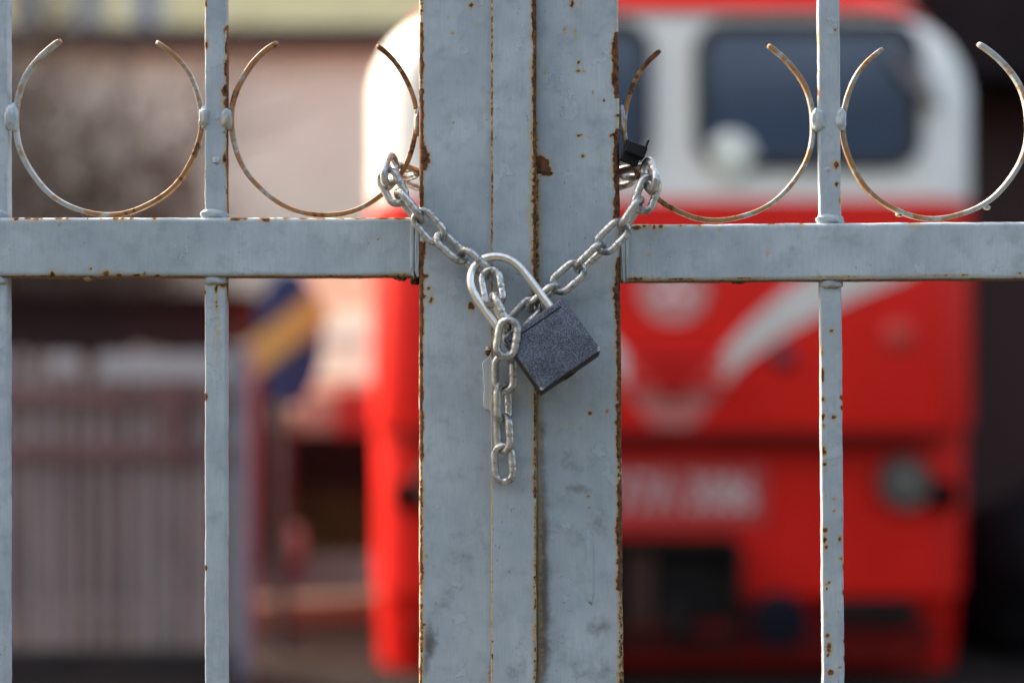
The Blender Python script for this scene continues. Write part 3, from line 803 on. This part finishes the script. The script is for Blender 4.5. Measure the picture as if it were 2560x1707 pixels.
wp.tube([(LX(2290), YF-.05, LZ(170)), (LX(2330), YF-.06, LZ(280))], .03, 8)
wp.build('wiper', plain_mat('wiper_grey', (.24,.23,.23), (.18,.17,.17), .5), loco)
wl = MB().lathe((LX(1826), YF+.02, LZ(393)), (0,-1,0), [(0,.12),(.03,.125),(.045,.115),(.052,.08),(.054,.01)], 32).build('marker_lamp', M_LAMPW, loco, smooth=True)
# emblem: white ring on the nose
em = MB().ring(disc(LX(1683),LZ(722),88*PX7), disc(LX(1683),LZ(722),42*PX7), YF-.012, YF+.01).build('emblem', plain_mat('faded_emblem', (.62,.28,.25), (.56,.24,.22), .5), loco)
es = MB()
for k in range(3):
    a = R(90 + 120*k); es.box((-.022,-.010,0), (.022,.006,.11), Matrix.Translation((LX(1683), YF, LZ(722))) @ Matrix.Rotation(-a+R(90), 4, 'Y'))
es.build('emblem_mark', M_WHITE, em)
# chevron
half = [(1683,1011),(1726,959),(1800,885),(1870,807),(1974,716),(2060,662),(2180,618),(2306,600)], [(2306,660),(2277,688),(2190,722),(2104,758),(1974,828),(1880,888),(1838,926),(1783,1002),(1733,1066),(1683,1066)]
def chevron(sgn):
    up, lo = half
    up = [(LX(1683) + sgn*(LX(u)-LX(1683)), LZ(v)) for u, v in up]; lo = [(LX(1683) + sgn*(LX(u)-LX(1683)), LZ(v)) for u, v in lo]
    n = 24
    def res(pl):
        d = [0]
        for a, b in zip(pl, pl[1:]): d.append(d[-1] + math.dist(a, b))
        out = []
        for i in range(n+1):
            t = d[-1]*i/n; k = max(j for j in range(len(d)) if d[j] <= t+1e-9); k = min(k, len(pl)-2)
            f = (t-d[k])/max(d[k+1]-d[k], 1e-9); out.append((pl[k][0]+(pl[k+1][0]-pl[k][0])*f, pl[k][1]+(pl[k+1][1]-pl[k][1])*f))
        return out
    a, b = res(up), res(lo[::-1])
    vs, fs = [], []
    for y in (YF-.009, YF+.008):
        vs += [(x,y,z) for x,z in a] + [(x,y,z) for x,z in b]
    q = n+1
    for i in range(n):
        fs += [(i,i+1,q+i+1,q+i),(2*q+i,3*q+i,3*q+i+1,2*q+i+1),(i,2*q+i,2*q+i+1,i+1),(q+i,q+i+1,3*q+i+1,3*q+i)]
    fs += [(0,q,3*q,2*q),(n,2*q+n,3*q+n,q+n)]
    return vs, fs
M_PINK = plain_mat('faded_pink_marking', (.62, .19, .165), (.56, .16, .14), .5, scale=3)
for nm_, mt_, keep in (('chevron', plain_mat('weathered_white_marking', (.70, .64, .58), (.62, .56, .50), .5, scale=3), lambda z: z > LZ(935)), ('chevron_tip', M_PINK, lambda z: z <= LZ(935))):
    cm = MB()
    for sg in (1, -1):
        vs_, fs_ = chevron(sg); fs_ = [f for f in fs_ if keep(sum(vs_[i][2] for i in f)/len(f))]
        used = sorted({i for f in fs_ for i in f}); ix = {v: k for k, v in enumerate(used)}
        cm.add([vs_[i] for i in used], [tuple(ix[i] for i in f) for f in fs_])
    cm.build(nm_, mt_, loco)
tri = MB().plate([(LX(1560),LZ(868)),(LX(1806),LZ(868)),(LX(1683),LZ(1008))], YF-.006, YF+.006); tri.build('chevron_shade', plain_mat('v_shade_red', (.30,.010,.008), (.26,.009,.007), .5, spec=.2), loco)  # dark red triangle paints the shade inside the V
hb = MB()
for vv in (892, 926, 960): hb.tube([(LX(1560), YF-.10, LZ(vv)), (LX(1806), YF-.10, LZ(vv))], .020, 8)
hb.build('shade_bars', M_RED, loco)  # added bars that dim the middle of the V once blurred
# lamps and caps
MB().lathe((LX(1955), YF+.01, LZ(892)), (0,-1,0), [(0,.055),(.03,.055),(.05,.045),(.055,.01)], 24).build('small_lamp', plain_mat('smoked_lamp', (.10,.03,.05), (.07,.02,.035), .3), loco, smooth=True)
MB().lathe((LX(2245), YF+.01, LZ(840)), (0,-1,0), [(0,.075),(.022,.075),(.03,.065),(.032,.01)], 28).build('round_cover', plain_mat('faded_red_cover', (.55,.05,.035), (.50,.045,.03), .5), loco, smooth=True)
def at7(u, v, d): return B(u, v, d)
yl = YF + .10
c = B(2258, 1205, yl + 1.0)
hl = MB().lathe((c.x, yl+.01, c.z), (0,-1,0), [(0,.135),(.06,.13),(.075,.12),(.06,.10),(.03,.09)], 36).build('headlight', M_CHROME, loco, smooth=True)
MB().lathe((c.x, yl-.01, c.z), (0,-1,0), [(0,.105),(.02,.10),(.035,.07),(.042,.01)], 36).build('lens', M_LAMP, hl, smooth=True)
c2 = B(2385, 1237, yl + 1.0)
MB().lathe((XC*2-c.x, yl+.01, c.z), (0,-1,0), [(0,.135),(.06,.13),(.075,.12),(.06,.10),(.03,.09)], 36).build('headlight', M_CHROME, loco, smooth=True)
for xx in (c2.x - .06, 2*XC - c2.x + .06):
    MB().lathe((xx, yl+.03, c2.z), (0,-1,0), [(0,.08),(.05,.08),(.065,.06),(.07,.01)], 28).build('tail_lamp', plain_mat('dark_red_lamp', (.045,.006,.005), (.03,.005,.005), .8, spec=.05), loco, smooth=True)
cc = B(1683, 1235, yl + 1.0)
pl_ = MB().plate(rrect(cc.x, cc.z, .94, .31, .05), yl-.014, yl+.01).build('number_plate', plain_mat('pale_red_panel', (.56,.05,.045), (.52,.045,.04), .45), loco)
cu = bpy.data.curves.new('number_lettering', 'FONT'); cu.body = 'ТУ7А 3086'; cu.size = .245; cu.extrude = .004; cu.align_x = 'CENTER'; cu.align_y = 'CENTER'; cu.offset = .006
cu.materials.append(plain_mat('off_white_lettering', (.70,.50,.47), (.64,.44,.41), .5))
tmp = bpy.data.objects.new('tmp', cu); COL.objects.link(tmp)
bpy.context.view_layer.update()
tme = bpy.data.meshes.new_from_object(tmp.evaluated_get(bpy.context.evaluated_depsgraph_get()))
bpy.data.objects.remove(tmp); tme.name = 'number_lettering'
tx = bpy.data.objects.new('number_lettering', tme); COL.objects.link(tx); tx.parent = pl_
tx.location = (cc.x, yl-.02, cc.z); tx.rotation_euler = (R(90), 0, 0)
tx.scale = (.70, 1, 1)
# coupler pocket, steps
cp = B(1683, 1470, yl+1.0)
MB().ring(rrect(cp.x,cp.z,.66,.52,.05), rrect(cp.x,cp.z,.58,.44,.03), yl-.10, yl+.02).build('coupler_pocket', M_BLACK, loco)
MB().plate(rrect(cp.x,cp.z,.60,.46,.03), yl-.004, yl+.01).build('pocket_back', M_BLACK, loco)
MB().box((cp.x-.24, yl-.05, cp.z-.2), (cp.x-.10, yl-.006, cp.z+.19)).build('coupler_guide', plain_mat('rusty_brown', (.075,.03,.016), (.05,.02,.012), .8), loco, bevel=.01)
MB().tube([(cp.x, yl-.22, cp.z-.12), (cp.x, yl-.006, cp.z-.12)], .07, 12).build('coupler', M_BLACK, loco, smooth=False)
for sg in (1,-1):
    bx = XC + sg*(B(2190,0,7.0).x - XC)
    MB().plate(rrect(bx, B(0,1535,7.0).z, .42, .10, .02), YF+.0, YF+.40).build('step', M_BLACK, loco, bevel=.008)
    bx2 = XC + sg*(B(1945,0,7.0).x - XC)
    MB().lathe((bx2, YF+.14, B(0,1545,7.0).z), (0,-1,0), [(0,.10),(.12,.10),(.16,.14),(.19,.14),(.20,.02)], 28).build('buffer', plain_mat('dark_blue_buffer', (.010,.010,.018), (.008,.008,.012), .7, spec=.1), loco, smooth=False)
MB().plate([(XC-1.25,.09),(XC+1.25,.09),(XC+1.32,.30),(XC-1.32,.30)], YF+.05, YF+.2).build('plough', M_DKRED, loco, bevel=.01)  # its dark red carries the shade near the ground
MB().box((XC-1.3, YF+.5, .1), (XC+1.3, YF+5.3, .6)).build('underframe', M_BLACK, loco)
track = thing('railway_track', (XC, YF+4, 0), 'steel railway track under the red locomotive', 'railway track')
tm = MB()
for k in range(7): tm.box((XC-1.2, YF+.4+.7*k, .006), (XC+1.2, YF+.62+.7*k, .05))
tm.build('sleepers', plain_mat('tarred_sleeper', (.05,.038,.03), (.035,.027,.022), .9), track)
for sg in (1,-1):
    MB().box((XC+sg*.55-.035, YF+.35, .052), (XC+sg*.55+.035, YF+5.4, .14)).build('rail', plain_mat('rail_steel', (.12,.07,.05), (.2,.17,.15), .6, .4), track)

# --- railcar end behind, left of the locomotive
M_PEACH = plain_mat('sunlit_peach_enamel', (.60,.37,.25), (.56,.34,.225), .5, scale=2)  # sunlit look of red and cream mixed into the peach
M_CREAM = plain_mat('cream_panel', (.50,.49,.40), (.46,.45,.37), .5, scale=2)
D2 = 12.6
rc_ = thing('railcar', (B(780,0,D2).x+.9, D2-1, 0), 'peach and cream railcar end half hidden behind the red locomotive', 'railcar')
a = B(715, 1075, D2); b = B(715, 580, D2)
YR, ZR, MR = D2-1, a.z + .14, 1.25          # the end slopes back above the buffer board, shaped to catch the sun
zt_ = b.z; yt_ = YR + (zt_ - ZR)/MR
prof_ = [(YR, a.z), (YR, ZR), (yt_, zt_), (YR+2.4, zt_), (YR+2.4, a.z)]
np_ = len(prof_)
MB().add([(a.x, y, z) for y, z in prof_] + [(a.x+2.5, y, z) for y, z in prof_], [tuple(range(np_)), tuple(range(2*np_-1, np_-1, -1))] + [(i, (i+1) % np_, np_+(i+1) % np_, np_+i) for i in range(np_)]).build('body', M_PEACH, rc_, bevel=.04)
def slope_pt(u, v, off):
    al = (853.5 - v)*S; d = (CAM_H - ZR + MR*(1+YR))/(MR - al)
    q = B(u, v, d); n = Vector((0, -MR, 1)).normalized(); return q + n*off
def slope_panel(name, u0, u1, v0, v1, mat, th):
    c = [slope_pt(u, v, o) for o in (-.01, th) for u, v in ((u0,v1),(u1,v1),(u1,v0),(u0,v0))]
    MB().add(c, [(0,1,2,3),(7,6,5,4),(0,4,5,1),(1,5,6,2),(2,6,7,3),(3,7,4,0)]).build(name, mat, rc_)
slope_panel('window_panel', 795, 930, 780, 955, M_CREAM, .03)
slope_panel('window_sill', 800, 905, 838, 858, plain_mat('grey_sill', (.45,.46,.40), None, .6), .05)
face_box('buffer_board', 745, 832, 985, 1080, D2-.06, .09, M_CREAM, rc_)
face_box('buffer_board', 836, 930, 975, 1092, D2-.06, .09, plain_mat('faded_red_board', (.46,.07,.055), (.4,.06,.05), .6), rc_)
face_box('underframe', 618, 960, 1085, 1330, D2-.1, 1.2, M_BLACK, rc_)

# --- shunting sign
D3 = 7.8
sg_ = thing('signal_sign', (B(720,0,D3).x, D3-1, 0), 'dark blue oval signal board with a yellow diagonal bar on a dark post', 'sign')
M_BLUE = plain_mat('deep_blue_enamel', (.013,.034,.12), (.011,.028,.10), .45, scale=8)
sc_ = B(722, 845, D3)
MB().plate(disc(sc_.x, sc_.z, 84*S*D3, 40, 172*S*D3), D3-1, D3-.97).build('board', M_BLUE, sg_, bevel=.004)
p0, p1 = B(612, 912, D3), B(806, 762, D3)
dv_ = Vector((p1.x-p0.x, 0, p1.z-p0.z)); nv = Vector((-dv_.z,0,dv_.x)).normalized()*(42*S*D3)
MB().plate([(p0.x-nv.x,p0.z-nv.z),(p1.x-nv.x,p1.z-nv.z),(p1.x+nv.x,p1.z+nv.z),(p0.x+nv.x,p0.z+nv.z)], D3-1.015, D3-1.002).build('diagonal_bar', plain_mat('yellow_enamel', (.40,.33,.09), (.36,.29,.08), .5), sg_)
MB().tube([(B(705,0,D3).x, D3-.95, 0), (B(705,0,D3).x, D3-.95, B(0,700,D3).z)], .035, 12).build('post', plain_mat('dark_grey_post', (.04,.042,.05), None, .6), sg_, smooth=False)

# --- pale picket fence, left
D4 = 7.2
fn = thing('picket_fence', (B(300,0,D4).x, D4-1, 0), 'pale weathered picket fence with dark red rails behind the left gate leaf', 'fence')
M_PALE = plain_mat('weathered_pale_wood', (.33,.27,.25), (.21,.17,.16), .8, scale=3, spec=.2, stretch=(6,6,.6))
x0, x1 = B(-700,0,D4).x, B(585,0,D4).x
zt = B(0,880,D4).z
fm = MB(); x = x0
while x < x1 - .05:
    h = zt + .025*math.sin(x*9) + random.uniform(-.015,.015)
    wq = random.uniform(.045, .085)
    fm.plate([(x,.06),(x+wq,.06),(x+wq,h-.03),(x+wq/2,h),(x,h-.03)], D4-1-random.uniform(0,.012), D4-.98); x += wq + random.uniform(.008, .045)
fm.build('pales', M_PALE, fn)
MB().box((x0, D4-1.04, 0), (x1, D4-1.004, B(0,1618,D4).z)).build('foot_shade_board', plain_mat('foot_shade_brown', (.045,.036,.033), (.03,.025,.023), .9, spec=.1), fn)  # added dark board standing for the shade along the fence foot
face_box('top_board', 250, 572, 884, 948, D4-.03, .028, plain_mat('white_board', (.48,.43,.42), (.40,.36,.35), .7, scale=5), fn)
face_box('top_board', 130, 196, 884, 935, D4-.03, .028, bpy.data.materials['white_board'], fn)
M_RAILR = plain_mat('dark_red_rail', (.22,.10,.092), (.17,.075,.07), .7, scale=6)
for vv in (990, 1128):
    z_ = B(0,vv,D4).z; MB().box((x0, D4-1.05, z_-.035), (x1, D4-1.002, z_+.035)).build('rail', M_RAILR, fn)
px = B(436,0,D4).x
MB().box((px-.045, D4-1.10, B(0,1150,D4).z), (px+.045, D4-1.052, B(0,955,D4).z)).build('brace', M_RAILR, fn)
a = B(578,0,D4).x; b = B(630,0,D4).x
MB().box((a, D4-1.03, 0), (b, D4-.9, B(0,862,D4).z)).build('end_post', plain_mat('grey_post', (.25,.235,.255), (.2,.19,.21), .7), fn, bevel=.01)

# --- low dark shed behind the fence
D5 = 9.2
sh = thing('low_shed', (B(200,0,D5).x, D5-.5, 0), 'low shed with black tarred roof behind the picket fence', 'shed')
M_TAR = plain_mat('tarred_felt', (.020,.015,.016), (.013,.010,.011), .9, scale=4, spec=.08)
x0 = B(-420,0,D5).x; x1 = B(600,0,D5).x
MB().box((x0+.1, D5-.9, 0), (x1-.1, D5+.9, B(0,752,D5).z)).build('wall', plain_mat('dark_boards', (.026,.019,.020), (.018,.013,.014), .9, spec=.08), sh)
z0 = B(0,752,D5).z
MB().box((x0, D5-1.0, z0), (x1, D5+1.0, z0+.05)).build('roof', M_TAR, sh)

# --- leafless shrubs in front of the plaster building
M_TWIG = plain_mat('brown_twigs', (.055,.038,.030), (.035,.025,.020), .9, scale=8)
def shrub(u, d, h, n, label, seed):
    rnd = random.Random(seed); base = B(u, 0, d); base.z = 0
    root = thing('bare_shrub', base, label, 'shrub', 'leafless shrubs by the plaster building')
    st, tw = MB(), MB()
    for i in range(n):
        a = rnd.uniform(0, 6.28); lean = rnd.uniform(.05, .45)
        p = base + Vector((math.cos(a)*.12, math.sin(a)*.12, 0)); dr = Vector((math.cos(a)*lean, math.sin(a)*lean, 1)).normalized()
        pts = [p.copy()]; L = h*rnd.uniform(.75, 1.05); seg = 7
        for k in range(seg):
            dr = (dr + Vector((rnd.uniform(-.16,.16), rnd.uniform(-.16,.16), .02))).normalized()
            p = p + dr*L/seg; pts.append(p.copy())
        st.tube(pts, [.026*(1 - k/(seg+1.5)) for k in range(seg+1)], 5)
        for k in range(2, seg+1):
            for _ in range(6):
                q = pts[k].copy(); d2 = Vector((rnd.uniform(-1,1), rnd.uniform(-1,1), rnd.uniform(.1,1))).normalized()
                tp = [q.copy()]
                for _k in range(4):
                    d2 = (d2 + Vector((rnd.uniform(-.3,.3), rnd.uniform(-.3,.3), rnd.uniform(-.1,.25)))).normalized(); q = q + d2*h*.055; tp.append(q.copy())
                tw.tube(tp, [.010,.008,.006,.005,.003], 4, caps=False)
    st.build('stems', M_TWIG, root); tw.build('twigs', M_TWIG, root)
shrub(130, 11.5, 4.3, 38, 'tall bare brown shrub in front of the plaster building, nearest the left edge', 4)
shrub(330, 12.2, 3.2, 20, 'shorter bare brown shrub right of the tall one in front of the plaster building', 9)

# --- plaster building and yellow building
D6 = 15.5
pb = thing('plaster_building', (B(400,0,D6).x, D6-1, 0), 'single storey beige plaster building with a dark eave on the left', 'building')
M_PLAST = plain_mat('beige_plaster', (.68,.65,.55), (.62,.595,.50), .85, scale=1.2)
M_EAVE = plain_mat('dark_eave', (.05,.037,.035), (.035,.027,.026), .8, scale=3)
x0 = B(-900,0,D6).x; x1 = B(1120,0,D6).x
MB().box((x0, D6-1, 0), (x1, D6+5, B(0,128,D6).z)).build('wall', M_PLAST, pb)
MB().box((x0-.3, D6-1.35, B(0,126,D6).z), (x1+.3, D6+5, B(0,82,D6).z)).build('roof_edge', M_EAVE, pb)
D7 = 24.0
yb = thing('yellow_building', (B(600,0,D7).x, D7-1, 0), 'tall pale yellow building with white window frames behind the plaster one', 'building')
M_YEL = plain_mat('pale_yellow_render', (.86,.74,.42), (.80,.69,.39), .85, scale=1.0)
x0 = B(-600,0,D7).x; x1 = B(1700,0,D7).x
MB().box((x0, D7-1, 0), (x1, D7+6, 10.5)).build('wall', M_YEL, yb)
MB().box((x0-.3, D7-1.3, 10.5), (x1+.3, D7+6.3, 10.9)).build('roof', M_EAVE, yb)
def y_window(u0, u1, v0, v1):
    aa, bb = B(u0,v1,D7), B(u1,v0,D7); cx, cz, w, h = (aa.x+bb.x)/2, (aa.z+bb.z)/2, bb.x-aa.x, bb.z-aa.z
    o = MB().ring(rrect(cx,cz,w,h,.02,1), rrect(cx,cz,w-.3,h-.3,.02,1), D7-1.06, D7-.98).build('window', plain_mat('white_frame', (.62,.62,.58), None, .6), yb)
    MB().plate(rrect(cx,cz,w-.28,h-.28,.02,1), D7-1.03, D7-.99).build('pane', plain_mat('window_pane', (.20,.21,.23), (.16,.17,.19), .3), o)
for u0, u1 in ((40, 120), (180, 260), (325, 412)): y_window(u0, u1, -230, 112)
for u0, u1 in ((620, 700), (760, 840)): y_window(u0, u1, -420, -80)

# --- timber kerb, red and white post, weeds
D8 = 8.4
kb = MB(); c0 = B(600,1598,D8); c1 = B(985,1545,D8+.35)
dirk = Vector((c1.x-c0.x, .9, 0)).normalized()
Mk = Matrix.Translation((c0.x, D8-1, 0)) @ Matrix.Rotation(math.atan2(.28, c1.x-c0.x), 4, 'Z')
kb.box((-.05,-.1,.012), (1.05,.1,.17), Mk)
tag(kb.build('timber_beam', plain_mat('tan_timber', (.21,.19,.125), (.16,.145,.10), .8, scale=4, stretch=(.6,6,6)), bevel=.012), 'tan timber beam lying on the gravel left of the red locomotive', 'timber beam')
D9 = 10.4
bp = B(735,0,D9)
bo = thing('marker_post', (bp.x, D9-1, 0), 'short white marker post with a red base on the gravel', 'post')
MB().lathe((bp.x, D9-1, .01), (0,0,1), [(0,.07),(.12,.07)], 16).build('red_base', plain_mat('red_post_paint', (.16,.02,.018), None, .6), bo)
MB().lathe((bp.x, D9-1, .131), (0,0,1), [(0,.07),(.13,.07),(.20,.05),(.23,.01)], 16).build('white_top', plain_mat('white_post_paint', (.45,.44,.41), None, .6), bo)
wd = MB(); rnd = random.Random(5); wc = B(850,0,11.6)
for i in range(220):
    q = Vector((wc.x + rnd.gauss(0,.22), 10.55 + rnd.gauss(0,.12), .008)); h = rnd.uniform(.2,.62); le = Vector((rnd.uniform(-.2,.2), rnd.uniform(-.2,.2), 0)); w = .008
    wd.add([q+Vector((-w,0,0)), q+Vector((w,0,0)), q+le*.5+Vector((w*.7,0,h*.6)), q+le+Vector((0,0,h)), q+le*.5+Vector((-w*.7,0,h*.6))], [(0,1,2,3,4)])
tag(wd.build('weeds', plain_mat('weed_green', (.09,.10,.03), (.07,.075,.025), .8)), kind='stuff')

# --- dark shed on the right with tarpaulin heap
D10 = 9.0
ds = thing('dark_shed', (B(2700,0,D10).x, D10-1, 0), 'dark brown timber shed with a black overhanging eave at the right edge', 'shed')
x0 = B(2400,0,D10).x
MB().box((x0, D10-1, 0), (x0+5, D10+4, 3.25)).build('wall', plain_mat('dark_brown_boards', (.075,.044,.040), (.052,.032,.030), .85, spec=.1, scale=4, stretch=(8,8,.5)), ds)
MB().box((x0-.5, D10-1.7, 3.25), (x0+5.4, D10+4.4, 4.9)).build('eave', M_TAR, ds)
hp = MB()
bm = bmesh.new(); bmesh.ops.create_icosphere(bm, subdivisions=4, radius=1)
hv = []
for v in bm.verts:
    k = 1 + .18*mnoise.noise(v.co*1.7) + .07*mnoise.noise(v.co*5)
    hv.append((B(2640,0,7.6).x + .5 + v.co.x*.95*k, 6.9 + v.co.y*.6*k, max(.012, .38 + v.co.z*.66*k)))
hf = [[q.index for q in f.verts] for f in bm.faces]; bm.free()
tag(link_mesh('tarpaulin_heap', hv, hf, plain_mat('black_tarpaulin', (.006,.006,.007), (.009,.008,.009), .7, scale=6, bump=.03, spec=.1)), 'black tarpaulin heap on the ground before the dark shed', 'tarpaulin')

# --- unseen hedge added behind the camera (shades the low sky and mirrors dark in the metal)
hm = MB(); rnd = random.Random(11)
nx_, nz_ = 120, 16
vs, fs = [], []
for k in range(nz_+1):
    for i in range(nx_+1):
        x = -36 + 72*i/nx_; z = 6.0*k/nz_
        vs.append((x, -9.5 + .35*mnoise.noise(Vector((x*.5, z*.8, 3))) + .2*mnoise.noise(Vector((x*1.9, z*1.9, 9))) - .35*(k/nz_)**6, z + (.3*mnoise.noise(Vector((x*.7, 5, 1))) if k == nz_ else 0)))
o_ = len(vs)
for i in range(nx_+1):
    vs.append((-36 + 72*i/nx_, -11.5, 5.8 + .3*mnoise.noise(Vector((i*.4, 8, 2)))))
for i in range(nx_+1): vs.append((-36 + 72*i/nx_, -11.6, 0))
for k in range(nz_):
    for i in range(nx_): a = k*(nx_+1)+i; fs.append((a, a+1, a+nx_+2, a+nx_+1))
for i in range(nx_):
    a = nz_*(nx_+1)+i; fs.append((a, a+1, o_+i+1, o_+i)); fs.append((o_+i, o_+i+1, o_+nx_+2+i, o_+nx_+1+i))
hd_ = hm.add(vs, fs).build('sky_block_hedge', plain_mat('sky_block_leaves', (.035,.05,.02), (.018,.028,.012), .8, scale=14, bump=.05, spec=.15), smooth=True)
tag(hd_, 'added unseen dark hedge behind the camera that blocks the low sky', 'hedge')
